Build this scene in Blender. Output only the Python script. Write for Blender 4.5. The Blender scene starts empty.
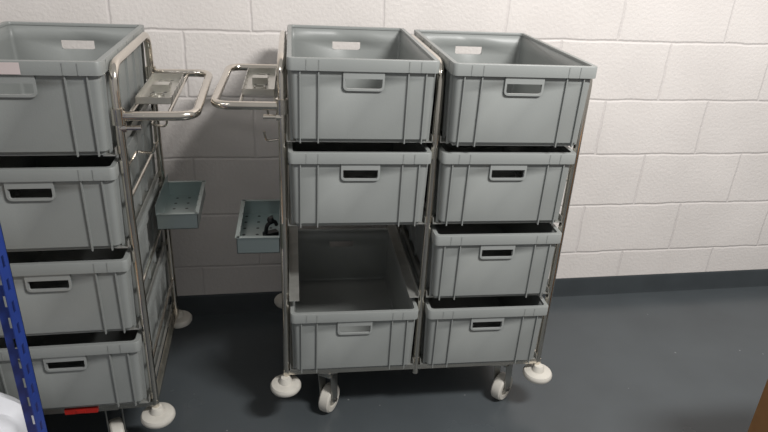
import bpy, bmesh, random
from math import *
from mathutils import Vector, Matrix
random.seed(4)
S=bpy.context.scene
S.view_settings.view_transform='Standard'
S.view_settings.look='None'
COL=S.collection

# ---------------------------------------------------------------- materials
def srgb(r,g,b):
    def c(v):
        v/=255.
        return v/12.92 if v<=.04045 else ((v+.055)/1.055)**2.4
    return (c(r),c(g),c(b),1)
def mat(name,col,rough=.5,metal=0.,bump=0.,bscale=40.,var=0.,vscale=6.,spec=.5,rvar=0.):
    m=bpy.data.materials.new(name);m.use_nodes=True
    nt=m.node_tree;N=nt.nodes;L=nt.links
    b=N['Principled BSDF']
    b.inputs['Base Color'].default_value=col
    b.inputs['Roughness'].default_value=rough
    b.inputs['Metallic'].default_value=metal
    b.inputs['Specular IOR Level'].default_value=spec
    tc=N.new('ShaderNodeTexCoord')
    if var>0:
        n=N.new('ShaderNodeTexNoise');n.inputs['Scale'].default_value=vscale;n.inputs['Detail'].default_value=5
        L.new(tc.outputs['Object'],n.inputs['Vector'])
        r=N.new('ShaderNodeValToRGB')
        r.color_ramp.elements[0].position=.3;r.color_ramp.elements[1].position=.7
        r.color_ramp.elements[0].color=tuple(c*(1-var) for c in col[:3])+(1,)
        r.color_ramp.elements[1].color=tuple(min(1,c*(1+var)) for c in col[:3])+(1,)
        L.new(n.outputs['Fac'],r.inputs['Fac']);L.new(r.outputs['Color'],b.inputs['Base Color'])
        if rvar>0:
            mr=N.new('ShaderNodeMapRange');mr.inputs['To Min'].default_value=rough-rvar;mr.inputs['To Max'].default_value=rough+rvar
            L.new(n.outputs['Fac'],mr.inputs['Value']);L.new(mr.outputs['Result'],b.inputs['Roughness'])
    if bump>0:
        n2=N.new('ShaderNodeTexNoise');n2.inputs['Scale'].default_value=bscale;n2.inputs['Detail'].default_value=4
        L.new(tc.outputs['Object'],n2.inputs['Vector'])
        bp=N.new('ShaderNodeBump');bp.inputs['Strength'].default_value=bump;bp.inputs['Distance'].default_value=.002
        L.new(n2.outputs['Fac'],bp.inputs['Height']);L.new(bp.outputs['Normal'],b.inputs['Normal'])
    return m
M_crate=mat('grey_crate_plastic',srgb(140,143,141),.4,bump=.15,bscale=250,var=.05,vscale=5)
M_grip=mat('grey_crate_plastic_grip',srgb(151,154,152),.38,bump=.1,bscale=250,var=.04)
M_steel=mat('polished_steel_tube',srgb(222,215,204),.16,metal=1.,var=.08,vscale=12,rvar=.05)
M_rail=mat('galvanised_rail',srgb(190,190,185),.4,metal=.7,var=.12,vscale=20)
M_white=mat('white_nylon',srgb(203,199,190),.4,var=.08,vscale=25)
M_zinc=mat('zinc_fork',srgb(175,175,170),.3,metal=.9,var=.1)
M_dark=mat('dark_hub',srgb(55,52,50),.5,var=.1)
M_black=mat('black_plastic',srgb(22,22,24),.4,var=.1)
M_red=mat('red_plastic',srgb(178,38,30),.4,var=.1)
M_blue=mat('blue_painted_steel',srgb(38,62,138),.4,var=.12,vscale=10)
M_board=mat('chipboard_shelf',srgb(170,140,100),.7,var=.15,vscale=60)
M_bag=mat('white_plastic_sack',srgb(222,223,228),.45,bump=.6,bscale=25,var=.05)
M_card=mat('brown_cardboard',srgb(150,108,66),.8,bump=.2,bscale=90,var=.1,vscale=14)
M_tape=mat('packing_tape',srgb(170,135,92),.25,var=.05)
M_label=mat('paper_label',srgb(214,200,198),.6,var=.03)

def perforated(name,col,metal,rough,px,py,rad,dark):
    m=mat(name,col,rough,metal=metal)
    nt=m.node_tree;N=nt.nodes;L=nt.links;b=N['Principled BSDF']
    tc=[n for n in N if n.type=='TEX_COORD'][0]
    sp=N.new('ShaderNodeSeparateXYZ');L.new(tc.outputs['Object'],sp.inputs[0])
    def mth(op,a,bv=None,c=None):
        n=N.new('ShaderNodeMath');n.operation=op
        for i,x in enumerate((a,bv,c)):
            if x is None: continue
            if isinstance(x,(int,float)): n.inputs[i].default_value=x
            else: L.new(x,n.inputs[i])
        return n.outputs[0]
    def cell(o,p,sh):
        return mth('SUBTRACT',mth('MODULO',mth('ADD',o,p*500+sh),p),p*.5)
    dx=cell(sp.outputs[0],px,.012);dy=cell(sp.outputs[1],py,0)
    d=mth('SQRT',mth('ADD',mth('MULTIPLY',dx,dx),mth('MULTIPLY',dy,dy)))
    k=mth('LESS_THAN',d,rad)
    mx=N.new('ShaderNodeMix');mx.data_type='RGBA'
    L.new(k,mx.inputs['Factor']);mx.inputs['A'].default_value=col;mx.inputs['B'].default_value=dark
    L.new(mx.outputs['Result'],b.inputs['Base Color'])
    return m
M_tray=perforated('perforated_galvanised_tray',srgb(166,177,176),.88,.28,.04,.045,.005,srgb(60,64,64))
M_plate=perforated('perforated_bracket_plate',srgb(205,203,196),.85,.3,.032,.05,.005,srgb(80,80,78))

# ---------------------------------------------------------------- mesh helpers
def mkobj(name,bm,m,smooth=False,loc=(0,0,0)):
    me=bpy.data.meshes.new(name)
    bmesh.ops.recalc_face_normals(bm,faces=bm.faces)
    bm.to_mesh(me);bm.free()
    if m: me.materials.append(m)
    if smooth:
        for p in me.polygons:p.use_smooth=True
        try: me.set_sharp_from_angle(angle=radians(35))
        except Exception: pass
    o=bpy.data.objects.new(name,me);o.location=loc
    COL.objects.link(o);return o
def box(bm,x0,x1,y0,y1,z0,z1):
    v=[bm.verts.new((x,y,z)) for z in (z0,z1) for x,y in ((x0,y0),(x1,y0),(x1,y1),(x0,y1))]
    for f in ((3,2,1,0),(4,5,6,7),(0,1,5,4),(1,2,6,5),(2,3,7,6),(3,0,4,7)):
        bm.faces.new([v[i] for i in f])
    return v
def fillet(pts,r,seg=6,closed=False):
    pts=[Vector(p) for p in pts];out=[]
    n=len(pts)
    for i,p in enumerate(pts):
        if not closed and i in (0,n-1): out.append(p);continue
        a=pts[i-1];c=pts[(i+1)%n]
        d1=(a-p);d2=(c-p);l=min(r,d1.length*.49,d2.length*.49)
        d1.normalize();d2.normalize()
        s=p+d1*l;e=p+d2*l
        for k in range(seg+1):
            t=k/seg
            out.append(s*(1-t)**2+p*2*t*(1-t)+e*t*t)
    return out
def tube(bm,pts,r,seg=12,closed=False):
    pts=[Vector(p) for p in pts];n=len(pts);rings=[]
    up=None
    for i,p in enumerate(pts):
        if closed: t=(pts[(i+1)%n]-pts[i-1])
        else: t=pts[min(i+1,n-1)]-pts[max(i-1,0)]
        t.normalize()
        if up is None:
            up=Vector((0,0,1)) if abs(t.z)<.9 else Vector((0,1,0))
        s=t.cross(up).normalized();up=s.cross(t).normalized()
        rings.append([bm.verts.new(p+(s*cos(2*pi*k/seg)+up*sin(2*pi*k/seg))*r) for k in range(seg)])
    m=n if closed else n-1
    for i in range(m):
        A=rings[i];B=rings[(i+1)%n]
        for k in range(seg):
            bm.faces.new((A[k],A[(k+1)%seg],B[(k+1)%seg],B[k]))
    if not closed:
        bm.faces.new(rings[0][::-1]);bm.faces.new(rings[-1])
def lathe(bm,prof,seg=28,mtx=Matrix.Identity(4)):
    rings=[]
    for r,z in prof:
        if r<1e-6: rings.append([bm.verts.new(mtx@Vector((0,0,z)))])
        else: rings.append([bm.verts.new(mtx@Vector((r*cos(2*pi*k/seg),r*sin(2*pi*k/seg),z))) for k in range(seg)])
    for A,B in zip(rings[:-1],rings[1:]):
        for k in range(seg):
            k2=(k+1)%seg
            if len(A)==1 and len(B)==1: continue
            if len(A)==1: bm.faces.new((A[0],B[k],B[k2]))
            elif len(B)==1: bm.faces.new((A[k],A[k2],B[0]))
            else: bm.faces.new((A[k],A[k2],B[k2],B[k]))
def tag(o,label,cat,group=None,kind=None):
    o['label']=label;o['category']=cat
    if group:o['group']=group
    if kind:o['kind']=kind
def copy_thing(src,name):
    n=src.copy();n.name=name;COL.objects.link(n)
    def rec(s,d):
        for c in list(s.children):
            k=c.copy();COL.objects.link(k);k.parent=d;k.matrix_parent_inverse=c.matrix_parent_inverse.copy()
            rec(c,k)
    rec(src,n);return n

# ---------------------------------------------------------------- crate
CH=.2287
SX=.048
def ring(ins,z,rc=.014):
    hx=.2-ins;hy=.3-ins;r=max(.004,rc);sx=SX
    pts=[]
    for x in (-sx,sx): pts.append((x,-hy))
    def arc(cx,cy,a0):
        for k in range(6):
            a=a0+k/5*pi/2;pts.append((cx+r*cos(a),cy+r*sin(a)))
    arc(hx-r,-hy+r,-pi/2);arc(hx-r,hy-r,0)
    for x in (sx,-sx): pts.append((x,hy))
    arc(-hx+r,hy-r,pi/2);arc(-hx+r,-hy+r,pi)
    return [(x,y,z) for x,y in pts]
def hexa(bm,a,b):
    v=[bm.verts.new(p) for p in a+b]
    for f in ((3,2,1,0),(4,5,6,7),(0,1,5,4),(1,2,6,5),(2,3,7,6),(3,0,4,7)): bm.faces.new([v[i] for i in f])
def inset_at(z): return .014-(.014-.008)*z/CH
ZF=.197
def build_crate():
    bm=bmesh.new()
    zs=[(.020,.004),(inset_at(.012),.012),(inset_at(.151),.151),(inset_at(.178),.178),(inset_at(.224),.224)]
    R=[[bm.verts.new(p) for p in ring(i,z)] for i,z in zs]
    n=len(R[0])
    for j in range(len(R)-1):
        for k in range(n):
            if j==2 and k in (0,14): continue
            bm.faces.new((R[j][k],R[j][(k+1)%n],R[j+1][(k+1)%n],R[j+1][k]))
    bm.faces.new(R[0][::-1])
    o=mkobj('storage_crate',bm,M_crate,True)
    s=o.modifiers.new('wall','SOLIDIFY');s.thickness=.0035;s.offset=-1
    bm=bmesh.new()
    def ribx(x,w,sgn):
        y0o=-(.3-.0085);y1o=-(.3-.003);yi0=-(.3-.0155);yi1=-(.3-.0105);z0=0;z1=.205
        hexa(bm,[(x-w,y0o*sgn,z0),(x+w,y0o*sgn,z0),(x+w,yi0*sgn,z0),(x-w,yi0*sgn,z0)],
                [(x-w,y1o*sgn,z1),(x+w,y1o*sgn,z1),(x+w,yi1*sgn,z1),(x-w,yi1*sgn,z1)])
    def riby(y,w,sgn):
        x0=-(.2-.0075);x1=-(.2-.002);xi0=-(.2-.0155);xi1=-(.2-.0105);z0=0;z1=.205
        hexa(bm,[(x0*sgn,y-w,z0),(x0*sgn,y+w,z0),(xi0*sgn,y+w,z0),(xi0*sgn,y-w,z0)],
                [(x1*sgn,y-w,z1),(x1*sgn,y+w,z1),(xi1*sgn,y+w,z1),(xi1*sgn,y-w,z1)])
    for sg in (1,-1):
        for x in (-.166,-.118,.118,.166): ribx(x,.0016,sg)
        for y in (-.262,-.215,-.11,0,.11,.215,.262): riby(y,.0016,sg)
    box(bm,-.178,.178,-.278,.278,0,.006)
    ribs=mkobj('side_rib',bm,M_crate)
    ribs.parent=o
    bm=bmesh.new()
    prof=[(.0065,ZF),(0.0,ZF),(0.0,.2265),(.0012,CH),(.0125,CH),(.0135,.2265),(.0135,.2205),(.0065,.2205)]
    R=[[bm.verts.new(p) for p in ring(i,z,.014-i*.3)] for i,z in prof]
    for j in range(len(R)):
        A=R[j];B=R[(j+1)%len(R)]
        for k in range(n): bm.faces.new((A[k],A[(k+1)%n],B[(k+1)%n],B[k]))
    for sg in (1,-1):
        for x in (-.15,-.118,.118,.15):
            box(bm,x-.0012,x+.0012,min(sg*.2995,sg*.301),max(sg*.2995,sg*.301),ZF+.001,.2255)
        for y in (-.25,-.11,0,.11,.25):
            box(bm,min(sg*.1995,sg*.201),max(sg*.1995,sg*.201),y-.0012,y+.0012,ZF+.001,.2255)
    rim=mkobj('rim',bm,M_crate,True);rim.parent=o
    for sg in (-1,1):
        bm=bmesh.new()
        pts=fillet([(-.0545,0,.199),(-.0545,0,.1455),(.0545,0,.1455),(.0545,0,.199)],.014,5)
        y0=sg*.2955;y1=sg*.2895
        inner=fillet([(-.049,0,.199),(-.049,0,.151),(.049,0,.151),(.049,0,.199)],.010,5)
        f=[[bm.verts.new((p.x,y,p.z)) for p in L_] for L_ in (pts,inner) for y in (y0,y1)]
        for k in range(len(pts)-1):
            bm.faces.new((f[0][k],f[0][k+1],f[2][k+1],f[2][k]))
            bm.faces.new((f[0][k],f[0][k+1],f[1][k+1],f[1][k]))
            bm.faces.new((f[2][k],f[2][k+1],f[3][k+1],f[3][k]))
            bm.faces.new((f[1][k],f[1][k+1],f[3][k+1],f[3][k]))
        box(bm,-.049,.049,min(y0,y1),max(y0,y1),.1775,.198)
        g=mkobj('handle_grip',bm,M_grip);g.parent=o
    return o
crate0=build_crate()

# ---------------------------------------------------------------- trolley
P=.428; TC=Vector((P,.295,0)); FY=.045; RY=.545
LV=[1.221,.9670,.7105,.4490]
TOP=1.205; HZ=1.084
def build_trolley():
    root=bpy.data.objects.new('crate_trolley',None);root.empty_display_size=.2
    COL.objects.link(root)
    def part(name,bm,m,smooth=True):
        for v in bm.verts: v.co-=TC
        o=mkobj(name,bm,m,smooth);o.parent=root;return o
    for x in (0,P,2*P):
        bm=bmesh.new()
        tube(bm,fillet([(x,FY,.175),(x,FY,TOP),(x,RY,TOP),(x,RY,.175)],.06,8),.0108,14)
        part('side_frame',bm,M_steel)
    bm=bmesh.new()
    for y in (FY,RY): box(bm,-.01,2*P+.01,y-.009,y+.009,.194,.212)
    for x in (0,P,2*P): box(bm,x-.009,x+.009,FY,RY,.1945,.2115)
    for x in (.135,.72): box(bm,x-.03,x+.03,FY-.008,RY+.008,.19,.1938)
    part('base_frame',bm,M_steel,False)
    for c in range(2):
        for z in LV:
            zb=z-CH
            for s in (0,1):
                x=c*P if s==0 else (c+1)*P
                d=1 if s==0 else -1
                bm=bmesh.new()
                a,b=sorted((x+d*.0112,x+d*.0132));box(bm,a,b,.03,.565,zb-.004,zb+.016)
                a,b=sorted((x+d*.0112,x+d*.042));box(bm,a,b,.03,.565,zb-.0035,zb-.0010)
                part('runner_rail',bm,M_rail,False)
    for x in (-.004,2*P+.004):
        for y in (FY-.012,RY+.005):
            bm=bmesh.new()
            lathe(bm,[(0,.140),(.036,.140),(.046,.143),(.050,.150),(.050,.158),(.046,.1645),(.034,.168),(.022,.169),(.019,.180),(.0145,.188),(0,.188)],32,Matrix.Translation((x,y,0)))
            part('corner_bumper',bm,M_white)
    for x,y,a in ((.136,.074,-30),(.757,.090,-48),(.138,.49,20),(.74,.49,-15)):
        bm=bmesh.new()
        M=Matrix.Translation((x,y,0))@Matrix.Rotation(radians(a),4,'Z')
        def mbox(*q):
            for v in box(bm,*q): v.co=M@v.co
        off=.012
        mbox(-.026,.026,-.034,.034,.183,.1895)
        lathe(bm,[(0,.168),(.024,.168),(.026,.176),(.024,.183),(0,.183)],20,M)
        for sx in (-1,1):
            x0,x1=sorted((sx*.0215,sx*.0245))
            pts=[(-.024,.166),(.022,.166),(off+.016,.052),(off+.006,.040),(off-.010,.040),(off-.020,.054)]
            A=[bm.verts.new(M@Vector((x0,p[0],p[1]))) for p in pts]
            B=[bm.verts.new(M@Vector((x1,p[0],p[1]))) for p in pts]
            bm.faces.new(A);bm.faces.new(B[::-1])
            for k in range(6): bm.faces.new((A[k],A[(k+1)%6],B[(k+1)%6],B[k]))
        mbox(-.0245,.0245,-.024,.022,.163,.168)
        c=part('caster',bm,M_zinc,False)
        R=M@Matrix.Translation((0,off,.05))@Matrix.Rotation(pi/2,4,'Y')
        bm=bmesh.new()
        lathe(bm,[(0,-.0195),(.012,-.0195),(.012,-.010),(.030,-.012),(.030,-.019),(.044,-.019),(.049,-.014),(.050,0),(.049,.014),(.044,.019),(.030,.019),(.030,.012),(.012,.010),(.012,.0195),(0,.0195)],32,R)
        w=part('wheel',bm,M_white);w.parent=c
        bm=bmesh.new()
        lathe(bm,[(0,-.029),(.007,-.029),(.007,.029),(0,.029)],12,R)
        w=part('axle_bolt',bm,M_dark);w.parent=c
    bm=bmesh.new()
    hx=-.180
    tube(bm,fillet([(0.0,RY,HZ),(hx,RY,HZ),(hx,FY,HZ),(0,FY,HZ)],.05,8),.0115,14)
    for xx in (-.02,-.112):
        tube(bm,[(xx,FY,HZ-.004),(xx,RY,HZ-.004)],.005,8)
    h=part('push_handle',bm,M_steel)
    for y in (FY,RY):
        bm=bmesh.new()
        lathe(bm,[(.0109,-.02),(.0165,-.02),(.0165,.02),(.0109,.02)],16,Matrix.Translation((0,y,HZ)))
        tube(bm,[(-.014,y,HZ-.03),(-.05,y,HZ-.03)],.006,8)
        tube(bm,[(-.0,y,HZ-.03),(-.016,y,HZ-.03)],.011,8)
        k=part('clamp',bm,M_steel);k.parent=h
    bm=bmesh.new()
    x0,x1,y0,y1=-.112,-.022,.15,.44
    z=HZ+.002
    box(bm,x0,x1,y0,y1,z,z+.002)
    for a in ((x0,x0+.002,y0,y1),(x1-.002,x1,y0,y1),(x0,x1,y0,y0+.002),(x0,x1,y1-.002,y1)): box(bm,*a,z,z+.018)
    for yy in (.22,.37):
        lathe(bm,[(.018,z+.002),(.018,z+.010),(.014,z+.010),(.014,z+.002)],20,Matrix.Translation((-.066,yy,0)))
    box(bm,-.09,-.045,.275,.315,z+.002,z+.022)
    part('bracket_plate',bm,M_plate,False)
    bm=bmesh.new()
    x0,x1,y0,y1,z0,z1=-.135,-.013,.018,.29,.654,.704;t=.0018
    box(bm,x0,x1,y0,y1,z0,z0+t)
    box(bm,x0,x0+t,y0,y1,z0,z1);box(bm,x1-t,x1,y0,y1,z0,z1+.03)
    box(bm,x0,x1,y0,y0+t,z0,z1);box(bm,x0,x1,y1-t,y1,z0,z1)
    box(bm,x0-.004,x0+.008,y0-.002,y1+.002,z1,z1+.002)
    box(bm,x0,x1,y0-.004,y0+.008,z1,z1+.002);box(bm,x0,x1,y1-.008,y1+.004,z1,z1+.002)
    part('tool_tray',bm,M_tray,False)
    for y in (.17,.42):
        bm=bmesh.new()
        tube(bm,fillet([(-.006,FY if y<.3 else RY,.952),(-.006,y,.952),(-.05,y,.945),(-.055,y,.975)],.012,5),.0035,8)
        part('wire_hook',bm,M_steel)
    for s in (0,2*P):
        for zz in (.86,.60,.34):
            bm=bmesh.new()
            tube(bm,[(s,FY,zz),(s,RY,zz)],.005,8)
            part('side_brace',bm,M_steel)
    return root
trA=build_trolley()
trA.location=TC
trB=copy_thing(trA,'crate_trolley.001')
LX,LY,LA=-.388,-.1158,radians(2.4)
def B2W(x,y,z=0):
    return Vector((LX+x*cos(LA)-y*sin(LA),LY+x*sin(LA)+y*cos(LA),z))
trB.location=B2W(-P,.295);trB.rotation_euler=(0,0,pi+LA)
tag(trA,'tall tubular steel trolley holding seven grey crates, one slot empty','trolley','steel crate trolleys')
tag(trB,'tall tubular steel trolley fully loaded with grey crates beside blue post','trolley','steel crate trolleys')

lab={0:'grey plastic storage crate resting on the top tier of trolley',
     1:'grey plastic storage crate on the second tier of trolley',
     2:'grey plastic storage crate on the third tier of trolley',
     3:'empty grey plastic storage crate on the lowest tier of trolley'}
first=True;idx=0
def place(loc,rot,row):
    global first,idx
    if first: o=crate0;first=False
    else:
        idx+=1;o=copy_thing(crate0,'storage_crate.%03d'%idx)
    o.location=loc;o.rotation_euler=(0,0,rot)
    tag(o,lab[row],'crate','grey crates on the trolleys')
    return o
jit=random.Random(3)
for c in range(2):
    for r in range(4):
        if c==0 and r==2: continue
        dy=-.026 if (c,r)==(1,0) else 0
        place((P*(c+.5)+(.0015 if dy else 0),.30+dy+jit.uniform(-.004,.004),LV[r]-CH),0,r)
for c in range(2):
    for r in range(4):
        o=place(B2W(-P*(c+.5),.30+jit.uniform(-.004,.004),LV[r]-CH),LA,r)
        if c==0 and r==0:
            o['label']='grey storage crate with pale paper label on its rim'
            bm=bmesh.new();box(bm,-.062,.03,-.3018,-.3012,.199,.2255)
            l=mkobj('paper_label',bm,M_label);l.parent=o

bm=bmesh.new()
box(bm,-.022,.022,-.012,.012,0,.012)
tube(bm,fillet([(-.018,0,.01),(-.012,0,.04),(.014,0,.046),(.02,0,.03)],.012,5),.006,10)
lathe(bm,[(0,.045),(.009,.045),(.011,.052),(.008,.06),(0,.06)],14)
k=mkobj('spring_clamp',bm,M_black,True,(-.042,.13,.6565));k.rotation_euler=(0,0,.5)
tag(k,'small black plastic clamp lying in the galvanised tray','clamp')
bm=bmesh.new()
box(bm,-.045,.045,-.003,.003,-.010,.008);box(bm,-.012,.012,-.006,-.003,-.006,.004)
k=mkobj('warning_tag',bm,M_red,False);k.location=B2W(-.205,FY-.0125,.203);k.rotation_euler=(0,0,LA)
tag(k,'small red plastic tag fixed on the trolley base bar','tag')

# ---------------------------------------------------------------- blue rack
rk=bpy.data.objects.new('shelving_rack',None);COL.objects.link(rk);rk.location=(-.95,-.73,0)
tag(rk,'blue steel boltless shelving rack with slotted uprights','shelving')
def upright(cx,cy,sx,sy):
    bm=bmesh.new();w=.040;t=.002;Hh=1.8
    def flange(axis):
        z=0.0;pitch=.05
        while z+pitch<=Hh+1e-6:
            z0=z;z1=z+.012;z2=z+.038;z3=z+pitch
            for (a,b,u0,u1) in ((z0,z1,0,w),(z2,z3,0,w),(z1,z2,0,.016),(z1,z2,.026,w)):
                if axis=='x':
                    q=sorted((cx+sx*u0,cx+sx*u1));r=sorted((cy,cy+sy*t))
                    box(bm,q[0],q[1],r[0],r[1],a,b)
                else:
                    q=sorted((cy+sy*u0,cy+sy*u1));r=sorted((cx,cx+sx*t))
                    box(bm,r[0],r[1],q[0],q[1],a,b)
            z+=pitch
    flange('x');flange('y')
    for v in bm.verts: v.co-=rk.location
    o=mkobj('upright',bm,M_blue);o.parent=rk
XR=-.510;YB=-.485;XL=-1.39;YF=-.97
for cx,sx in ((XR,-1),(XL,1)):
    for cy,sy in ((YB,-1),(YF,1)): upright(cx,cy,sx,sy)
for z in (.30,1.68):
    for y0,y1 in ((YB-.006,YB-.003),(YF+.003,YF+.006)):
        bm=bmesh.new();box(bm,XL+.004,XR-.004,y0,y1,z-.05,z)
        for v in bm.verts: v.co-=rk.location
        o=mkobj('shelf_beam',bm,M_blue);o.parent=rk
    for x0,x1 in ((XR-.006,XR-.003),(XL+.003,XL+.006)):
        bm=bmesh.new();box(bm,x0,x1,YF+.007,YB-.007,z-.05,z)
        for v in bm.verts: v.co-=rk.location
        o=mkobj('shelf_beam',bm,M_blue);o.parent=rk
    bm=bmesh.new();box(bm,XL+.007,XR-.007,YF+.007,YB-.007,z-.016,z)
    for v in bm.verts: v.co-=rk.location
    o=mkobj('shelf_board',bm,M_board);o.parent=rk
# white sack standing on the floor
bm=bmesh.new()
bmesh.ops.create_cube(bm,size=1)
bmesh.ops.subdivide_edges(bm,edges=bm.edges,cuts=12,use_grid_fill=True)
for v in bm.verts:
    p=v.co.copy();n=Vector((abs(p.x*2)**6,abs(p.y*2)**6,abs(p.z*2)**6))
    L_=(n.x+n.y+n.z)**(1/6)
    q=p/max(L_,.01)*max(abs(p.x),abs(p.y),abs(p.z))*2
    q=q*(1+.04*sin(q.x*17+q.z*9)+.03*sin(q.y*21+q.x*7))
    v.co=Vector((q.x*.36,q.y*.24,max(-.5,q.z)*.41+.205))
k=mkobj('plastic_sack',bm,M_bag,True,(-.815,-.332,0))
tag(k,'crumpled white plastic sack standing on floor beside the blue rack','sack')

# ---------------------------------------------------------------- cardboard box
cb=bpy.data.objects.new('cardboard_box',None);COL.objects.link(cb);cb.location=(1.512,-.62,0)
tag(cb,'tall brown cardboard carton standing on the grey floor','box')
bm=bmesh.new();box(bm,-.2,.2,-.22,.22,0,.78)
bmesh.ops.bevel(bm,geom=bm.edges[:],offset=.004,segments=2,affect='EDGES')
o=mkobj('carton_body',bm,M_card);o.parent=cb
for a,b in ((-.2,-.002),(.002,.2)):
    bm=bmesh.new();box(bm,a,b,-.22,.22,.7805,.7845)
    o=mkobj('flap',bm,M_card);o.parent=cb
bm=bmesh.new();box(bm,-.025,.025,-.2215,.2215,.785,.7855);box(bm,-.025,.025,-.2215,-.2205,.70,.785);box(bm,-.025,.025,.2205,.2215,.70,.785)
o=mkobj('packing_tape',bm,M_tape);o.parent=cb

# ---------------------------------------------------------------- room
WA=radians(2.03);WY=.726
def wallmat():
    m=bpy.data.materials.new('painted_blockwork');m.use_nodes=True
    nt=m.node_tree;N=nt.nodes;L=nt.links;b=N['Principled BSDF']
    tc=N.new('ShaderNodeTexCoord');sp=N.new('ShaderNodeSeparateXYZ');L.new(tc.outputs['Object'],sp.inputs[0])
    cx=N.new('ShaderNodeCombineXYZ')
    a1=N.new('ShaderNodeMath');a1.inputs[1].default_value=.108;L.new(sp.outputs[0],a1.inputs[0])
    a2=N.new('ShaderNodeMath');a2.inputs[1].default_value=.006;L.new(sp.outputs[2],a2.inputs[0])
    L.new(a1.outputs[0],cx.inputs[0]);L.new(a2.outputs[0],cx.inputs[1])
    nz=N.new('ShaderNodeTexNoise');nz.inputs['Scale'].default_value=9;nz.inputs['Detail'].default_value=3
    L.new(tc.outputs['Object'],nz.inputs['Vector'])
    vm=N.new('ShaderNodeVectorMath');vm.operation='MULTIPLY_ADD'
    vm.inputs[1].default_value=(.014,.014,0)
    L.new(nz.outputs['Color'],vm.inputs[0]);L.new(cx.outputs[0],vm.inputs[2])
    br=N.new('ShaderNodeTexBrick');br.inputs['Scale'].default_value=1
    br.inputs['Brick Width'].default_value=.4744;br.inputs['Row Height'].default_value=.2372
    br.inputs['Mortar Size'].default_value=.008;br.inputs['Mortar Smooth'].default_value=1.;br.offset=.5
    L.new(vm.outputs[0],br.inputs['Vector'])
    n1=N.new('ShaderNodeTexNoise');n1.inputs['Scale'].default_value=80;n1.inputs['Detail'].default_value=6
    L.new(tc.outputs['Object'],n1.inputs['Vector'])
    n2=N.new('ShaderNodeTexNoise');n2.inputs['Scale'].default_value=3;n2.inputs['Detail'].default_value=4
    L.new(tc.outputs['Object'],n2.inputs['Vector'])
    rp=N.new('ShaderNodeValToRGB');rp.color_ramp.elements[0].color=srgb(222,216,212);rp.color_ramp.elements[1].color=srgb(233,227,223)
    rp.color_ramp.elements[0].position=.3;rp.color_ramp.elements[1].position=.7
    L.new(n2.outputs['Fac'],rp.inputs['Fac'])
    mx=N.new('ShaderNodeMix');mx.data_type='RGBA';mx.blend_type='MULTIPLY'
    L.new(br.outputs['Fac'],mx.inputs['Factor']);L.new(rp.outputs['Color'],mx.inputs['A']);mx.inputs['B'].default_value=(.95,.945,.95,1)
    L.new(mx.outputs['Result'],b.inputs['Base Color'])
    b.inputs['Roughness'].default_value=.5
    inv=N.new('ShaderNodeMath');inv.operation='MULTIPLY_ADD';inv.inputs[1].default_value=-1.;inv.inputs[2].default_value=1.
    L.new(br.outputs['Fac'],inv.inputs[0])
    ad=N.new('ShaderNodeMath');ad.operation='MULTIPLY_ADD';ad.inputs[1].default_value=.7
    L.new(n1.outputs['Fac'],ad.inputs[0]);L.new(inv.outputs[0],ad.inputs[2])
    bp=N.new('ShaderNodeBump');bp.inputs['Strength'].default_value=.55;bp.inputs['Distance'].default_value=.005
    L.new(ad.outputs[0],bp.inputs['Height']);L.new(bp.outputs['Normal'],b.inputs['Normal'])
    return m
def floormat():
    m=mat('grey_painted_floor',srgb(76,81,84),.25,bump=.25,bscale=14,var=.12,vscale=2.5,rvar=.08)
    nt=m.node_tree;N=nt.nodes;L=nt.links;b=N['Principled BSDF']
    tc=[n for n in N if n.type=='TEX_COORD'][0]
    v=N.new('ShaderNodeTexVoronoi');v.inputs['Scale'].default_value=9
    L.new(tc.outputs['Object'],v.inputs['Vector'])
    lt=N.new('ShaderNodeMath');lt.operation='LESS_THAN';lt.inputs[1].default_value=.035;L.new(v.outputs['Distance'],lt.inputs[0])
    ramp=[n for n in N if n.type=='VALTORGB'][0]
    mx=N.new('ShaderNodeMix');mx.data_type='RGBA';L.new(lt.outputs[0],mx.inputs['Factor'])
    L.new(ramp.outputs['Color'],mx.inputs['A']);mx.inputs['B'].default_value=srgb(125,128,128)
    L.new(mx.outputs['Result'],b.inputs['Base Color'])
    return m
bm=bmesh.new();box(bm,-4,5,0,.12,0,3.1)
w=mkobj('wall_back',bm,wallmat(),False,(0,WY,0));w.rotation_euler=(0,0,WA);w['kind']='structure'
w['label']='white painted concrete block wall'
bm=bmesh.new();box(bm,-4.2,5.2,-4.5,1.4,-.1,0)
f=mkobj('floor',bm,floormat());f['kind']='structure';f['label']='dark grey painted concrete floor with slight sheen'
bm=bmesh.new()
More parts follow.
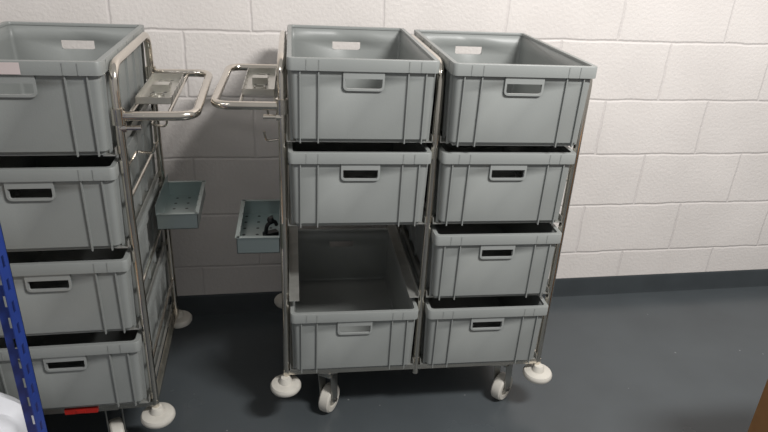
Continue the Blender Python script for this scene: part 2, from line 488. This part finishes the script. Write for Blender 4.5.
v=[(0,0,.0),(0,-.016,0),(0,-.014,.012),(0,-.006,.084),(0,-.004,.091),(0,0,.091)]
A=[bm.verts.new((-4,p[1],p[2])) for p in v];B=[bm.verts.new((5,p[1],p[2])) for p in v]
bm.faces.new(A);bm.faces.new(B[::-1])
for i in range(6): bm.faces.new((A[i],A[(i+1)%6],B[(i+1)%6],B[i]))
bb=mkobj('baseboard_back',bm,mat('dark_grey_skirting_paint',srgb(60,65,68),.45,var=.1,vscale=8),False,(0,WY,0));bb.rotation_euler=(0,0,WA);bb['kind']='structure'
bb['label']='dark grey painted skirting strip'

# ---------------------------------------------------------------- light
wd=bpy.data.worlds.new('room_light');S.world=wd;wd.use_nodes=True
wd.node_tree.nodes['Background'].inputs[0].default_value=(1,.99,.975,1)
wd.node_tree.nodes['Background'].inputs[1].default_value=.35
def area(name,loc,sx,sy,e,tgt,col=(1,.983,.96)):
    l=bpy.data.lights.new(name,'AREA');l.shape='RECTANGLE';l.size=sx;l.size_y=sy;l.energy=e;l.color=col
    o=bpy.data.objects.new(name,l);COL.objects.link(o);o.location=loc
    o.rotation_euler=(Vector(tgt)-Vector(loc)).to_track_quat('-Z','Y').to_euler()
area('ceiling_light',(1.5,-1.4,2.9),.8,.25,88,(1.2,0.2,0.5))
area('ceiling_light',(-1.6,-1.6,3.0),1.5,.25,16,(-1.0,0,0))

# ---------------------------------------------------------------- camera
pi_,ya,ro=radians(24.49),radians(9.002),radians(3.136)
fwd=Vector((sin(ya)*cos(pi_),cos(ya)*cos(pi_),-sin(pi_)))
rt=Vector((cos(ya),-sin(ya),0));up=rt.cross(fwd)
r2=rt*cos(ro)+up*sin(ro);u2=up*cos(ro)-rt*sin(ro)
cd=bpy.data.cameras.new('camera');cd.sensor_width=36;cd.lens=622.5/768*36;cd.clip_start=.02
co=bpy.data.objects.new('camera',cd);COL.objects.link(co)
mm=Matrix((r2,u2,-fwd)).transposed().to_4x4();mm.translation=Vector((.0301,-1.613,1.521))
co.matrix_world=mm
S.camera=co
